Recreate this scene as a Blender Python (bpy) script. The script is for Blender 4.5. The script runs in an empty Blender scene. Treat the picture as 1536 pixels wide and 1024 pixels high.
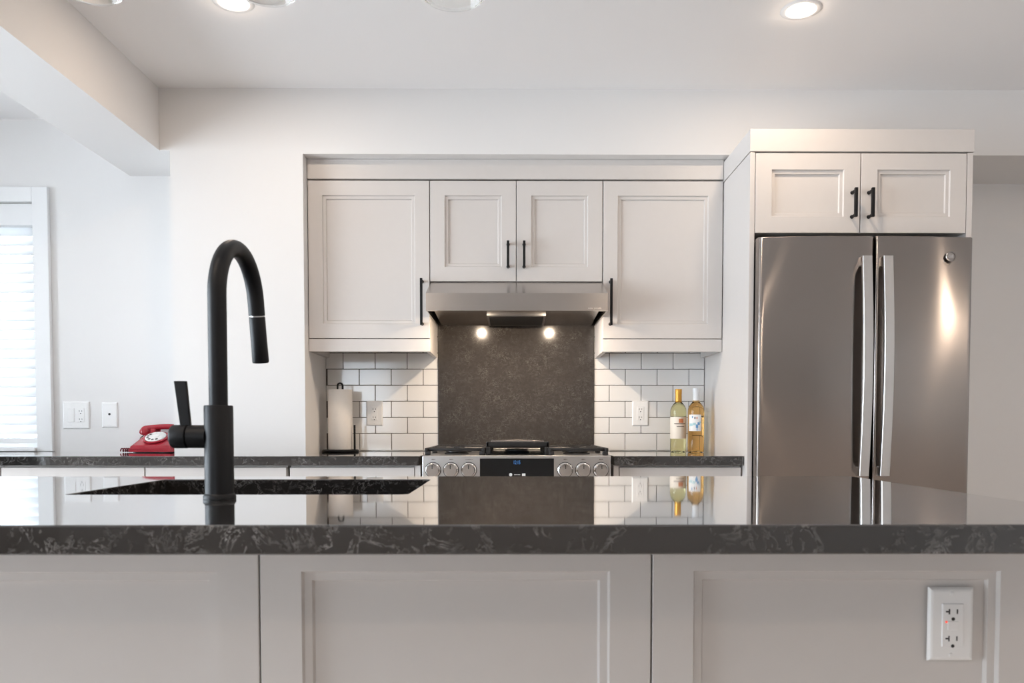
import bpy, bmesh, math, random
from mathutils import Vector, Matrix
random.seed(7)
PI = math.pi
S = bpy.context.scene
COL = S.collection

# ------------------------------------------------------------------ camera
cam_d = bpy.data.cameras.new('camera')
cam = bpy.data.objects.new('camera', cam_d); COL.objects.link(cam)
cam.location = (0, 0, 1.034)
cam.rotation_euler = (math.radians(90 - 2.1), 0, math.radians(-0.40))
cam_d.sensor_width = 36.0
cam_d.lens = 28.125
cam_d.shift_x = -0.0061
cam_d.shift_y = 0.1120
cam_d.clip_start = 0.05
cam_d.dof.use_dof = True
cam_d.dof.focus_distance = 3.3
cam_d.dof.aperture_fstop = 9.0
S.camera = cam

# ------------------------------------------------------------------ world, exposure
S.view_settings.view_transform = 'Standard'
S.view_settings.look = 'None'
S.view_settings.gamma = 1.0
S.view_settings.use_curve_mapping = False
S.view_settings.exposure = -0.03
W = bpy.data.worlds.new('world'); S.world = W; W.use_nodes = True
bg = W.node_tree.nodes['Background']
bg.inputs['Color'].default_value = (0.85, 0.92, 1.04, 1)
bg.inputs['Strength'].default_value = 15.0

DOWN_W = 7.5          # watts per ceiling downlight
HOOD_W = 3.2           # watts per hood lamp
LAMP_COL = (1.0, 0.80, 0.62)

def portal(name, loc, rot, sx, sy):
    l = bpy.data.lights.new(name, 'AREA'); l.shape = 'RECTANGLE'; l.size = sx; l.size_y = sy
    l.cycles.is_portal = True
    o = bpy.data.objects.new(name, l); COL.objects.link(o); o.location = loc; o.rotation_euler = rot
portal('window_portal', (-4.05, 1.15, 1.2), (0, math.radians(-90), 0), 2.2, 3.5)
portal('window_portal', (-2.8, 3.98, 1.5), (math.radians(-90), 0, 0), 1.1, 1.2)
portal('window_portal', (-2.3, -4.55, 1.5), (math.radians(90), 0, 0), 1.0, 1.2)

# ------------------------------------------------------------------ materials
def nodes_of(m):
    nt = m.node_tree
    return nt, nt.nodes, nt.links
def pmat(name, col, rough=0.5, metal=0.0, spec=0.5, **kw):
    m = bpy.data.materials.new(name); m.use_nodes = True
    b = m.node_tree.nodes['Principled BSDF']
    b.inputs['Base Color'].default_value = (*col, 1)
    b.inputs['Roughness'].default_value = rough
    b.inputs['Metallic'].default_value = metal
    b.inputs['Specular IOR Level'].default_value = spec
    for k, v in kw.items():
        b.inputs[k].default_value = v
    return m
def add_noise(m, scale=(1, 1, 1), nscale=50, amount=0.05, bump=0.0, rough_var=0.0):
    nt, N, L = nodes_of(m); b = N['Principled BSDF']
    tc = N.new('ShaderNodeTexCoord'); mp = N.new('ShaderNodeMapping'); mp.inputs['Scale'].default_value = scale
    no = N.new('ShaderNodeTexNoise'); no.inputs['Scale'].default_value = nscale; no.inputs['Detail'].default_value = 4
    L.new(tc.outputs['Object'], mp.inputs['Vector']); L.new(mp.outputs['Vector'], no.inputs['Vector'])
    if amount:
        col = b.inputs['Base Color'].default_value[:3]
        mx = N.new('ShaderNodeMix'); mx.data_type = 'RGBA'
        mx.inputs[6].default_value = (*[c * (1 - amount) for c in col], 1)
        mx.inputs[7].default_value = (*[min(1, c * (1 + amount)) for c in col], 1)
        L.new(no.outputs['Fac'], mx.inputs[0]); L.new(mx.outputs[2], b.inputs['Base Color'])
    if rough_var:
        r = b.inputs['Roughness'].default_value
        mr = N.new('ShaderNodeMapRange'); mr.inputs[3].default_value = max(0.02, r - rough_var); mr.inputs[4].default_value = r + rough_var
        L.new(no.outputs['Fac'], mr.inputs[0]); L.new(mr.outputs[0], b.inputs['Roughness'])
    if bump:
        bp = N.new('ShaderNodeBump'); bp.inputs['Strength'].default_value = bump; bp.inputs['Distance'].default_value = 0.002
        L.new(no.outputs['Fac'], bp.inputs['Height']); L.new(bp.outputs['Normal'], b.inputs['Normal'])
    return m
def quartz(name, base, vein, rough=0.06, coat=1.0, vs=26.0):
    m = pmat(name, base, rough, 0, 0.5, **{'Coat Weight': coat, 'Coat Roughness': 0.03, 'Coat IOR': 1.7})
    nt, N, L = nodes_of(m); b = N['Principled BSDF']
    tc = N.new('ShaderNodeTexCoord')
    # thin branching pale veins: where a warped noise crosses its middle value
    wn = N.new('ShaderNodeTexNoise'); wn.inputs['Scale'].default_value = vs; wn.inputs['Detail'].default_value = 8; wn.inputs['Roughness'].default_value = 0.72; wn.inputs['Distortion'].default_value = 0.6
    L.new(tc.outputs['Object'], wn.inputs['Vector'])
    sb = N.new('ShaderNodeMath'); sb.operation = 'SUBTRACT'; sb.inputs[1].default_value = 0.5
    L.new(wn.outputs['Fac'], sb.inputs[0])
    ab = N.new('ShaderNodeMath'); ab.operation = 'ABSOLUTE'; L.new(sb.outputs[0], ab.inputs[0])
    mr = N.new('ShaderNodeMapRange'); mr.inputs[1].default_value = 0.0; mr.inputs[2].default_value = 0.015; mr.inputs[3].default_value = 1; mr.inputs[4].default_value = 0
    L.new(ab.outputs[0], mr.inputs[0])
    # broken up by a finer noise
    fn = N.new('ShaderNodeTexNoise'); fn.inputs['Scale'].default_value = 13; fn.inputs['Detail'].default_value = 3; fn.inputs['Roughness'].default_value = 0.7
    L.new(tc.outputs['Object'], fn.inputs['Vector'])
    fr = N.new('ShaderNodeMapRange'); fr.inputs[1].default_value = 0.42; fr.inputs[2].default_value = 0.66
    L.new(fn.outputs['Fac'], fr.inputs[0])
    mu = N.new('ShaderNodeMath'); mu.operation = 'MULTIPLY'; L.new(mr.outputs[0], mu.inputs[0]); L.new(fr.outputs[0], mu.inputs[1])
    # mottling
    mo = N.new('ShaderNodeTexNoise'); mo.inputs['Scale'].default_value = 60; mo.inputs['Detail'].default_value = 8; mo.inputs['Roughness'].default_value = 0.75
    L.new(tc.outputs['Object'], mo.inputs['Vector'])
    m1 = N.new('ShaderNodeMix'); m1.data_type = 'RGBA'
    m1.inputs[6].default_value = (*[c * 0.55 for c in base], 1); m1.inputs[7].default_value = (*[c * 1.5 for c in base], 1)
    L.new(mo.outputs['Fac'], m1.inputs[0])
    m2 = N.new('ShaderNodeMix'); m2.data_type = 'RGBA'; m2.inputs[7].default_value = (*vein, 1)
    L.new(mu.outputs[0], m2.inputs[0]); L.new(m1.outputs[2], m2.inputs[6]); L.new(m2.outputs[2], b.inputs['Base Color'])
    return m
def brushed(name, col, rough, scale, aniso=0.0, bump=0.02):
    m = pmat(name, col, rough, 1.0, 0.5, **{'Anisotropic': aniso, 'Anisotropic Rotation': 0.25})
    return add_noise(m, scale, 60, 0.05, bump, 0.015)
def glass(name, col, ior=1.45, rough=0.0):
    return pmat(name, col, rough, 0, 0.5, **{'Transmission Weight': 1.0, 'IOR': ior})
def pane_mat(name):
    m = bpy.data.materials.new(name); m.use_nodes = True
    nt, N, L = nodes_of(m); N.remove(N['Principled BSDF'])
    out = N['Material Output']; t = N.new('ShaderNodeBsdfTransparent'); g = N.new('ShaderNodeBsdfGlossy'); g.inputs['Roughness'].default_value = 0.02
    f = N.new('ShaderNodeFresnel'); f.inputs['IOR'].default_value = 1.45
    mx = N.new('ShaderNodeMixShader'); t.inputs['Color'].default_value = (0.96, 0.98, 0.97, 1)
    L.new(f.outputs[0], mx.inputs[0]); L.new(t.outputs[0], mx.inputs[1]); L.new(g.outputs[0], mx.inputs[2]); L.new(mx.outputs[0], out.inputs['Surface'])
    return m
def emis(name, col, s):
    m = pmat(name, (0.02, 0.02, 0.02), 0.4)
    b = m.node_tree.nodes['Principled BSDF']
    b.inputs['Emission Color'].default_value = (*col, 1); b.inputs['Emission Strength'].default_value = s
    return m

M = {}
M['wall'] = add_noise(pmat('wall_paint', (0.78, 0.762, 0.748), 0.6), nscale=220, amount=0.0, bump=0.03)
M['ceil'] = add_noise(pmat('ceiling_paint', (0.90, 0.885, 0.88), 0.7), nscale=220, amount=0.0, bump=0.03)
M['trimw'] = pmat('trim_paint', (0.86, 0.86, 0.86), 0.35)
M['cab'] = add_noise(pmat('cabinet_paint', (0.65, 0.612, 0.585), 0.38), nscale=30, amount=0.012)
M['quartz'] = quartz('dark_quartz', (0.019, 0.017, 0.0162), (0.36, 0.35, 0.34))
M['slab'] = quartz('dark_quartz_slab', (0.047, 0.041, 0.037), (0.17, 0.16, 0.15), 0.12, 0.0, 40.0)
M['tile'] = add_noise(pmat('glazed_tile', (0.80, 0.785, 0.77), 0.12), nscale=12, amount=0.015)
M['grout'] = pmat('grey_grout', (0.13, 0.11, 0.10), 0.9)
M['steel'] = brushed('brushed_steel', (0.50, 0.465, 0.435), 0.26, (1, 1, 30), 0.8, 0.0)
M['fridge'] = brushed('fridge_steel', (0.335, 0.305, 0.288), 0.22, (25, 25, 0.4), 1.0, 0.0)
M['satin'] = brushed('satin_steel', (0.62, 0.61, 0.60), 0.3, (1, 1, 25), 0.3)
M['chrome'] = pmat('polished_steel', (0.72, 0.70, 0.68), 0.12, 1.0)
M['black'] = pmat('matte_black_metal', (0.005, 0.005, 0.006), 0.46, 0.0, 0.28)
M['iron'] = add_noise(pmat('cast_iron', (0.018, 0.017, 0.017), 0.32), nscale=120, amount=0.2, bump=0.05)
M['dark'] = pmat('black_plastic', (0.01, 0.01, 0.01), 0.5)
M['sink'] = add_noise(pmat('black_composite', (0.006, 0.006, 0.006), 0.5, 0, 0.2), nscale=200, amount=0.3)
M['dglass'] = pmat('black_glass', (0.006, 0.007, 0.008), 0.08)
M['plastic'] = pmat('white_plastic', (0.88, 0.87, 0.86), 0.3)
M['slot'] = pmat('dark_slot', (0.02, 0.018, 0.018), 0.6)
M['paper'] = add_noise(pmat('paper_towel', (0.88, 0.84, 0.80), 0.9, 0, 0.1), nscale=90, amount=0.03, bump=0.15)
M['red'] = pmat('red_plastic', (0.37, 0.018, 0.032), 0.2)
M['redcord'] = pmat('dark_red_cord', (0.16, 0.008, 0.014), 0.4)
M['dial'] = pmat('dial_white', (0.80, 0.78, 0.76), 0.25)
M['wineY'] = glass('pale_wine_glass', (0.90, 0.87, 0.50), 1.36)
M['wineA'] = glass('amber_wine_glass', (0.93, 0.56, 0.20), 1.36)
M['gold'] = pmat('gold_foil', (0.72, 0.36, 0.06), 0.35, 0.6)
M['wfoil'] = pmat('white_foil', (0.72, 0.74, 0.76), 0.35)
M['label'] = pmat('cream_label', (0.80, 0.74, 0.66), 0.6)
M['labelw'] = pmat('white_label', (0.82, 0.82, 0.82), 0.6)
M['ink'] = pmat('dark_ink', (0.10, 0.07, 0.06), 0.6)
M['orange'] = pmat('orange_print', (0.62, 0.22, 0.10), 0.6)
M['blue'] = pmat('blue_print', (0.12, 0.30, 0.55), 0.6)
M['teal'] = pmat('teal_print', (0.40, 0.62, 0.66), 0.6)
M['clear'] = glass('clear_glass', (0.99, 0.99, 0.97), 1.45)
M['pane'] = pane_mat('window_glass')
M['blind'] = pmat('white_blind', (0.86, 0.86, 0.86), 0.5)
def slat_mat(name):
    m = bpy.data.materials.new(name); m.use_nodes = True
    nt, N, L = nodes_of(m); N.remove(N['Principled BSDF'])
    d = N.new('ShaderNodeBsdfDiffuse'); d.inputs['Color'].default_value = (0.86, 0.86, 0.86, 1)
    t = N.new('ShaderNodeBsdfTranslucent'); t.inputs['Color'].default_value = (0.80, 0.82, 0.84, 1)
    mx = N.new('ShaderNodeMixShader'); mx.inputs[0].default_value = 0.28
    L.new(d.outputs[0], mx.inputs[1]); L.new(t.outputs[0], mx.inputs[2]); L.new(mx.outputs[0], N['Material Output'].inputs['Surface'])
    return m
M['slat'] = slat_mat('translucent_slat')
M['lens'] = emis('lamp_lens', LAMP_COL, 22.0)
M['hoodlens'] = emis('hood_lamp_lens', (1.0, 0.78, 0.50), 28.0)
M['clock'] = emis('clock_digits', (0.05, 0.28, 0.75), 0.9)
M['led'] = emis('red_indicator', (1.0, 0.08, 0.05), 1.2)
M['icon'] = pmat('panel_print', (0.75, 0.75, 0.75), 0.5)
M['floor'] = add_noise(pmat('oak_floor', (0.60, 0.54, 0.49), 0.4), (1, 12, 1), 6, 0.35)

# ------------------------------------------------------------------ helpers
ORG = {}
def new(): return bmesh.new()
def box(bm, x0, x1, y0, y1, z0, z1, bev=0.0, seg=2):
    vs = [bm.verts.new(p) for p in ((x0,y0,z0),(x1,y0,z0),(x1,y1,z0),(x0,y1,z0),(x0,y0,z1),(x1,y0,z1),(x1,y1,z1),(x0,y1,z1))]
    fs = [bm.faces.new([vs[i] for i in q]) for q in ((0,3,2,1),(4,5,6,7),(0,1,5,4),(1,2,6,5),(2,3,7,6),(3,0,4,7))]
    if bev:
        es = list({e for f in fs for e in f.edges})
        bmesh.ops.bevel(bm, geom=es, offset=bev, segments=seg, profile=0.5, affect='EDGES')
    return vs
def cyl(bm, p0, p1, r0, r1=None, n=32, caps=True):
    p0 = Vector(p0); p1 = Vector(p1); r1 = r0 if r1 is None else r1
    d = (p1 - p0).normalized()
    a = d.orthogonal().normalized(); b = d.cross(a)
    A = [bm.verts.new(p0 + r0*(a*math.cos(2*PI*i/n) + b*math.sin(2*PI*i/n))) for i in range(n)]
    B = [bm.verts.new(p1 + r1*(a*math.cos(2*PI*i/n) + b*math.sin(2*PI*i/n))) for i in range(n)]
    for i in range(n):
        j = (i+1) % n; bm.faces.new((A[i], A[j], B[j], B[i]))
    if caps:
        bm.faces.new(A[::-1]); bm.faces.new(B)
def lathe(bm, prof, c=(0,0,0), n=40, axis=None, close=False):
    """prof: list of (r, h) revolved about an axis through c (default +Z)."""
    c = Vector(c); d = Vector(axis).normalized() if axis else Vector((0,0,1))
    a = d.orthogonal().normalized(); b = d.cross(a)
    rows = []
    for r, h in prof:
        if r < 1e-6: rows.append([bm.verts.new(c + d*h)])
        else: rows.append([bm.verts.new(c + d*h + r*(a*math.cos(2*PI*i/n) + b*math.sin(2*PI*i/n))) for i in range(n)])
    if close: rows.append(rows[0])
    for A, B in zip(rows, rows[1:]):
        for i in range(n):
            j = (i+1) % n
            if len(A) == 1 and len(B) == 1: continue
            if len(A) == 1: bm.faces.new((A[0], B[j], B[i]))
            elif len(B) == 1: bm.faces.new((A[i], A[j], B[0]))
            else: bm.faces.new((A[i], A[j], B[j], B[i]))
def tube(bm, pts, r, n=16, caps=True):
    pts = [Vector(p) for p in pts]
    rs = r if isinstance(r, (list, tuple)) else [r]*len(pts)
    prev = None; rows = []
    for i, p in enumerate(pts):
        t = (pts[min(i+1, len(pts)-1)] - pts[max(i-1, 0)]).normalized()
        if prev is None: a = t.orthogonal().normalized()
        else: a = (prev - t*prev.dot(t)).normalized()
        prev = a; b = t.cross(a)
        rows.append([bm.verts.new(p + rs[i]*(a*math.cos(2*PI*k/n) + b*math.sin(2*PI*k/n))) for k in range(n)])
    for A, B in zip(rows, rows[1:]):
        for k in range(n):
            j = (k+1) % n; bm.faces.new((A[k], A[j], B[j], B[k]))
    if caps:
        bm.faces.new(rows[0][::-1]); bm.faces.new(rows[-1])
def prism_x(bm, prof, x0, x1):
    """(y,z) outline extruded from x0 to x1."""
    A = [bm.verts.new((x0, y, z)) for y, z in prof]; B = [bm.verts.new((x1, y, z)) for y, z in prof]
    n = len(prof)
    bm.faces.new(A[::-1]); bm.faces.new(B)
    for i in range(n):
        j = (i+1) % n; bm.faces.new((A[i], A[j], B[j], B[i]))
def slab(bm, outline, z0, z1, holes=(), bev=0.0):
    """plan outline (with holes) given thickness z0..z1."""
    edges = []
    for loop in [outline, *holes]:
        vs = [bm.verts.new((x, y, z1)) for x, y in loop]
        edges += [bm.edges.new((vs[i], vs[(i+1) % len(vs)])) for i in range(len(vs))]
    top = [g for g in bmesh.ops.triangle_fill(bm, use_beauty=True, use_dissolve=False, edges=edges)['geom'] if isinstance(g, bmesh.types.BMFace)]
    ex = bmesh.ops.extrude_face_region(bm, geom=top)
    bmesh.ops.translate(bm, verts=[g for g in ex['geom'] if isinstance(g, bmesh.types.BMVert)], vec=(0, 0, z0 - z1))
    bmesh.ops.recalc_face_normals(bm, faces=bm.faces[:])
    if bev:
        es = [e for e in bm.edges if len(e.link_faces) == 2 and e.calc_face_angle(0) > 0.6]
        bmesh.ops.bevel(bm, geom=es, offset=bev, segments=2, profile=0.5, affect='EDGES')
def rrect(x0, x1, y0, y1, r, n=6):
    out = []
    for cx, cy, a0 in ((x1-r, y1-r, 0), (x0+r, y1-r, 90), (x0+r, y0+r, 180), (x1-r, y0+r, 270)):
        for k in range(n+1):
            a = math.radians(a0 + 90*k/n); out.append((cx + r*math.cos(a), cy + r*math.sin(a)))
    return out
def mk(name, bm, mat, parent=None, smooth=None, origin=None):
    """link a bmesh (built in world coordinates) as one mesh object."""
    o3 = Vector(ORG[parent.name]) if parent else Vector(origin or (0, 0, 0))
    bmesh.ops.recalc_face_normals(bm, faces=bm.faces[:])
    bmesh.ops.translate(bm, verts=bm.verts[:], vec=-o3)
    me = bpy.data.meshes.new(name); bm.to_mesh(me); bm.free()
    ob = bpy.data.objects.new(name, me); COL.objects.link(ob)
    me.materials.append(M[mat] if isinstance(mat, str) else mat)
    if smooth is not None:
        for p in me.polygons: p.use_smooth = True
        me.set_sharp_from_angle(angle=math.radians(smooth))
    if parent: ob.parent = parent
    else: ob.location = o3
    ORG[ob.name] = o3
    return ob
def thing(name, loc, label, cat, group=None):
    o = bpy.data.objects.new(name, None); COL.objects.link(o); o.location = loc; o.empty_display_size = 0.05
    ORG[o.name] = Vector(loc); o['label'] = label; o['category'] = cat
    if group: o['group'] = group
    return o
def tag(o, label, cat, group=None):
    o['label'] = label; o['category'] = cat
    if group: o['group'] = group
    return o
def struct(name, bm, mat, label=None, smooth=None):
    o = mk(name, bm, mat, smooth=smooth); o['kind'] = 'structure'
    if label: o['label'] = label
    return o
def text(name, s, size, loc, mat, parent, rot=(PI/2, 0, 0), extrude=0.0003):
    c = bpy.data.curves.new(name, 'FONT'); c.body = s; c.size = size; c.extrude = extrude; c.align_x = 'CENTER'; c.align_y = 'CENTER'
    tmp = bpy.data.objects.new(name, c); COL.objects.link(tmp)
    me = bpy.data.meshes.new_from_object(tmp.evaluated_get(bpy.context.evaluated_depsgraph_get()))
    bpy.data.objects.remove(tmp); bpy.data.curves.remove(c)
    ob = bpy.data.objects.new(name, me); COL.objects.link(ob); me.materials.clear(); me.materials.append(M[mat])
    ob.parent = parent; ob.location = Vector(loc) - Vector(ORG[parent.name]); ob.rotation_euler = rot
    return ob

# ------------------------------------------------------------------ the setting
CEIL = 2.486
SOF = 2.208          # soffit height of the bulkhead
BEAM_Z = 2.221       # underside of the ceiling beam
bm = new(); box(bm, -4.2, 3.4, -4.7, 4.1, -0.1, 0.0); struct('floor', bm, 'floor', 'brown oak floor')
bm = new(); box(bm, -4.2, 3.4, -4.7, 4.1, CEIL, CEIL+0.1); struct('ceiling', bm, 'ceil', 'white painted ceiling')
bm = new(); box(bm, -0.905, 3.2, 3.9, 4.05, 0, CEIL); struct('wall_back', bm, 'wall', 'white wall behind the range and the fridge')
bm = new()
box(bm, -1.474, -0.903, 3.495, 4.05, 0, CEIL)                    # white pier left of the cabinets
box(bm, -1.5175, -1.474, 3.495, 3.85, BEAM_Z, CEIL)
box(bm, -0.903, 3.2, 3.495, 3.9, SOF, CEIL)                     # bulkhead over the cabinets
struct('wall_bulkhead', bm, 'wall', 'white pier and bulkhead framing the upper cabinets')
WX0, WX1, WZ0, WZ1 = -3.35, -2.268, 0.932, 2.095
bm = new()
box(bm, -4.2, WX0, 3.85, 4.0, 0, CEIL); box(bm, WX1, -1.474, 3.85, 4.0, 0, CEIL)
box(bm, WX0, WX1, 3.85, 4.0, 0, WZ0); box(bm, WX0, WX1, 3.85, 4.0, WZ1, CEIL)
struct('wall_window', bm, 'wall', 'white wall around the window at the left')
bm = new()                                                       # unseen left wall, wide patio opening added to let daylight in
box(bm, -4.15, -4.0, -4.7, -0.6, 0, CEIL); box(bm, -4.15, -4.0, 2.9, 3.85, 0, CEIL); box(bm, -4.15, -4.0, -0.6, 2.9, 2.3, CEIL); box(bm, -4.15, -4.0, -0.6, 2.9, 0, 0.1)
struct('wall_left', bm, 'wall')
bm = new(); box(bm, 3.2, 3.35, -4.7, 4.05, 0, CEIL); struct('wall_right', bm, 'wall')
bm = new()
box(bm, -4.0, -2.8, -4.65, -4.5, 0, CEIL); box(bm, -1.8, 3.2, -4.65, -4.5, 0, CEIL); box(bm, -2.8, -1.8, -4.65, -4.5, 2.1, CEIL); box(bm, -2.8, -1.8, -4.65, -4.5, 0, 0.9)
struct('wall_front', bm, 'wall')
bm = new(); box(bm, -1.812, -1.518, -4.5, 3.85, BEAM_Z, CEIL); struct('ceiling_beam', bm, 'wall', 'white boxed ceiling beam running towards the window wall')
def window_frame(name, rects, glass_box):
    bm = new()
    for r in rects: box(bm, *r, bev=0.003)
    o = struct(name, bm, 'trimw')
    b2 = new(); box(b2, *glass_box); p = mk('window_pane', b2, 'pane', o)
    return o
window_frame('added_window_2', [(-4.10,-4.04,-0.6,2.9,0.1,0.17),(-4.10,-4.04,-0.6,2.9,2.23,2.3),(-4.10,-4.04,-0.6,-0.53,0.1,2.3),(-4.10,-4.04,2.83,2.9,0.1,2.3),(-4.10,-4.04,1.11,1.19,0.1,2.3)], (-4.075,-4.07,-0.55,2.85,0.15,2.25))  # patio window out of view, added and sized for daylight from the left
window_frame('added_window_3', [(-2.8,-1.8,-4.6,-4.55,0.9,0.97),(-2.8,-1.8,-4.6,-4.55,2.03,2.1),(-2.8,-2.73,-4.6,-4.55,0.9,2.1),(-1.87,-1.8,-4.6,-4.55,0.9,2.1)], (-2.75,-1.85,-4.578,-4.572,0.95,2.05))  # unseen window added behind the camera for daylight
# window over the left counter: casing, sash and pane
bm = new()
CX = -2.194
box(bm, WX1, CX, 3.828, 3.85, 0.917, 2.165, 0.003)               # right casing
box(bm, WX0-0.074, WX0, 3.828, 3.85, 0.917, 2.165, 0.003)
box(bm, WX0, WX1, 3.828, 3.85, WZ1, 2.165, 0.003)
box(bm, WX0, WX1, 3.81, 3.93, 0.918, WZ0+0.004, 0.003)            # sill
w1 = struct('window_1', bm, 'trimw', 'white cased window over the left counter')
bm = new()
for r in ((WX0, WX0+0.05, 3.94, 3.98, WZ0, WZ1), (WX1-0.05, WX1, 3.94, 3.98, WZ0, WZ1), (WX0, WX1, 3.94, 3.98, WZ0, WZ0+0.05), (WX0, WX1, 3.94, 3.98, WZ1-0.05, WZ1)): box(bm, *r)
mk('window_frame', bm, 'trimw', w1)
bm = new(); box(bm, WX0+0.05, WX1-0.05, 3.958, 3.962, WZ0+0.05, WZ1-0.05); mk('window_pane', bm, 'pane', w1)
bl = thing('window_blind', ((WX0+WX1)/2, 3.89, WZ1), 'white slatted blind in the window above the left counter', 'blind')
bm = new(); box(bm, WX0+0.006, WX1-0.006, 3.852, 3.915, 1.99, WZ1-0.002, 0.003); mk('valance', bm, 'blind', bl)
bm = new()
z = 1.965
while z > 1.0:
    c = math.radians(62); dy, dz = 0.025*math.cos(c), 0.025*math.sin(c)
    q = [(3.885-dy, z-dz), (3.885+dy, z+dz), (3.885+dy, z+dz+0.003), (3.885-dy, z-dz+0.003)]
    prism_x(bm, q, WX0+0.01, WX1-0.01); z -= 0.045
mk('slats', bm, 'slat', bl)
bm = new(); box(bm, WX0+0.01, WX1-0.01, 3.86, 3.91, 0.955, 0.98, 0.003); mk('bottom_rail', bm, 'blind', bl)

# ------------------------------------------------------------------ cabinet doors and handles
def door(name, parent, x0, x1, z0, z1, yf, stile=0.0635, th=0.02, ledge=0.0145, d1=0.0075, d2=0.0075, mat='cab', recess=True):
    bm = new()
    e = 0.0012
    rings = [(0, yf+th), (0, yf+e), (e, yf)]
    if recess:
        rings += [(stile, yf), (stile+0.0028, yf+d1), (stile+ledge, yf+d1), (stile+ledge+0.0028, yf+d1+d2)]
    R = []
    for i, y in rings:
        R.append([bm.verts.new(p) for p in ((x0+i, y, z0+i), (x1-i, y, z0+i), (x1-i, y, z1-i), (x0+i, y, z1-i))])
    for A, B in zip(R, R[1:]):
        for k in range(4):
            j = (k+1) % 4; bm.faces.new((A[k], A[j], B[j], B[k]))
    bm.faces.new(R[-1]); bm.faces.new(R[0][::-1])
    return mk(name, bm, mat, parent)
def pull(parent, x, z0, z1, yd, out=0.032, w=0.011):
    """square black bar pull standing off a door face at y = yd."""
    bm = new()
    box(bm, x-w/2, x+w/2, yd-out-w, yd-out, z0, z1, 0.0015)
    for z in (z0+0.009, z1-0.009):
        cyl(bm, (x, yd-out-0.004, z), (x, yd, z), 0.0055, 0.0055, 14)
        cyl(bm, (x, yd-0.002, z), (x, yd, z), 0.0075, 0.0075, 14)
    h = mk('handle', bm, 'black', parent); h['label'] = 'matte black bar handle'
    return h
YD = 3.56
def carcass(parent, x0, x1, z0, z1, y0, y1, side_z0=None):
    bm = new(); t = 0.018; sz = z0 if side_z0 is None else side_z0
    box(bm, x0, x0+t, y0, y1, sz, z1); box(bm, x1-t, x1, y0, y1, sz, z1)
    box(bm, x0+t, x1-t, y0, y1, z0, z0+t); box(bm, x0+t, x1-t, y0, y1, z1-t, z1); box(bm, x0+t, x1-t, y1-t, y1, z0+t, z1-t)
    box(bm, x0+t, x1-t, y0+0.03, y0+0.034, z0+t, z1-t)
    return mk('body', bm, 'cab', parent)
UZ0, UZ1 = 1.367, 2.119
for x0, x1, hx, lab in ((-0.902, -0.3655, -0.3995, 'tall pale grey upper cabinet left of the range hood'), (0.3985, 0.929, 0.4325, 'tall pale grey upper cabinet right of the range hood')):
    t = thing('wall_cabinet', ((x0+x1)/2, 3.9, UZ0), lab, 'cabinet', 'upper wall cabinets')
    carcass(t, x0, x1, 1.425, UZ1, YD+0.021, 3.898, UZ0)
    d = door('door', t, x0+0.0015, x1-0.0015, 1.4255, UZ1-0.004, YD)
    pull(d, hx, 1.480, 1.683, YD)
    bm = new(); box(bm, x0, x1, YD+0.002, YD+0.020, UZ0, 1.4225, 0.001); mk('light_rail', bm, 'cab', t)
t = thing('wall_cabinet', (0.0165, 3.9, 1.674), 'short pale grey two-door cabinet directly above the range hood', 'cabinet', 'upper wall cabinets')
carcass(t, -0.3645, 0.3975, 1.675, UZ1, YD+0.021, 3.898)
d = door('door', t, -0.363, 0.015, 1.676, UZ1-0.004, YD); pull(d, -0.020, 1.731, 1.846, YD)
d = door('door', t, 0.018, 0.396, 1.676, UZ1-0.004, YD); pull(d, 0.0505, 1.731, 1.846, YD)
bm = new(); box(bm, -0.902, 0.929, YD-0.002, YD+0.020, UZ1+0.003, SOF-0.001, 0.001)
tag(mk('fascia_board', bm, 'cab', origin=(0, YD, UZ1)), 'pale grey fascia board closing the gap above the upper cabinets', 'fascia board')

# tiles and stone behind the range
TP, TH, TZ = 0.1545, 0.0778, 0.9242
def tiles(x0, x1, ph5, label):
    t = thing('tile_backsplash', ((x0+x1)/2, 3.9, 0.917), label, 'backsplash', 'subway tile panels')
    bm = new(); box(bm, x0, x1, 3.888, 3.8995, 0.9175, 1.72); mk('grout', bm, 'grout', t)
    bm = new(); g = 0.0016
    for r in range(-1, 11):
        z0 = 0.9168 if r == 0 else max(TZ + r*TH + g, 0.918); z1 = TZ + (r+1)*TH - g
        if z1 - z0 < 0.004: continue
        ph = ph5 if r % 2 else ph5 + TP/2
        k0 = math.floor((x0 - ph)/TP)
        for k in range(k0, k0+12):
            a = max(ph + k*TP + g, x0+0.0005); b = min(ph + (k+1)*TP - g, x1-0.0005)
            if b - a < 0.004: continue
            box(bm, a, b, 3.884, 3.889, z0, z1, 0.0012, 1)
    mk('tiles', bm, 'tile', t)
tiles(-0.902, -0.3615, -0.819, 'white subway tiles between the white pier and the stone slab')
tiles(0.3945, 0.929, 0.469, 'white subway tiles between the stone slab and the fridge panel')
bm = new(); box(bm, -0.361, 0.394, 3.878, 3.8995, 0.9175, 1.70, 0.001)
tag(mk('stone_backsplash', bm, 'slab', origin=(0.016, 3.9, 0.9175)), 'dark grey speckled stone slab on the wall behind the range', 'backsplash')

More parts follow.
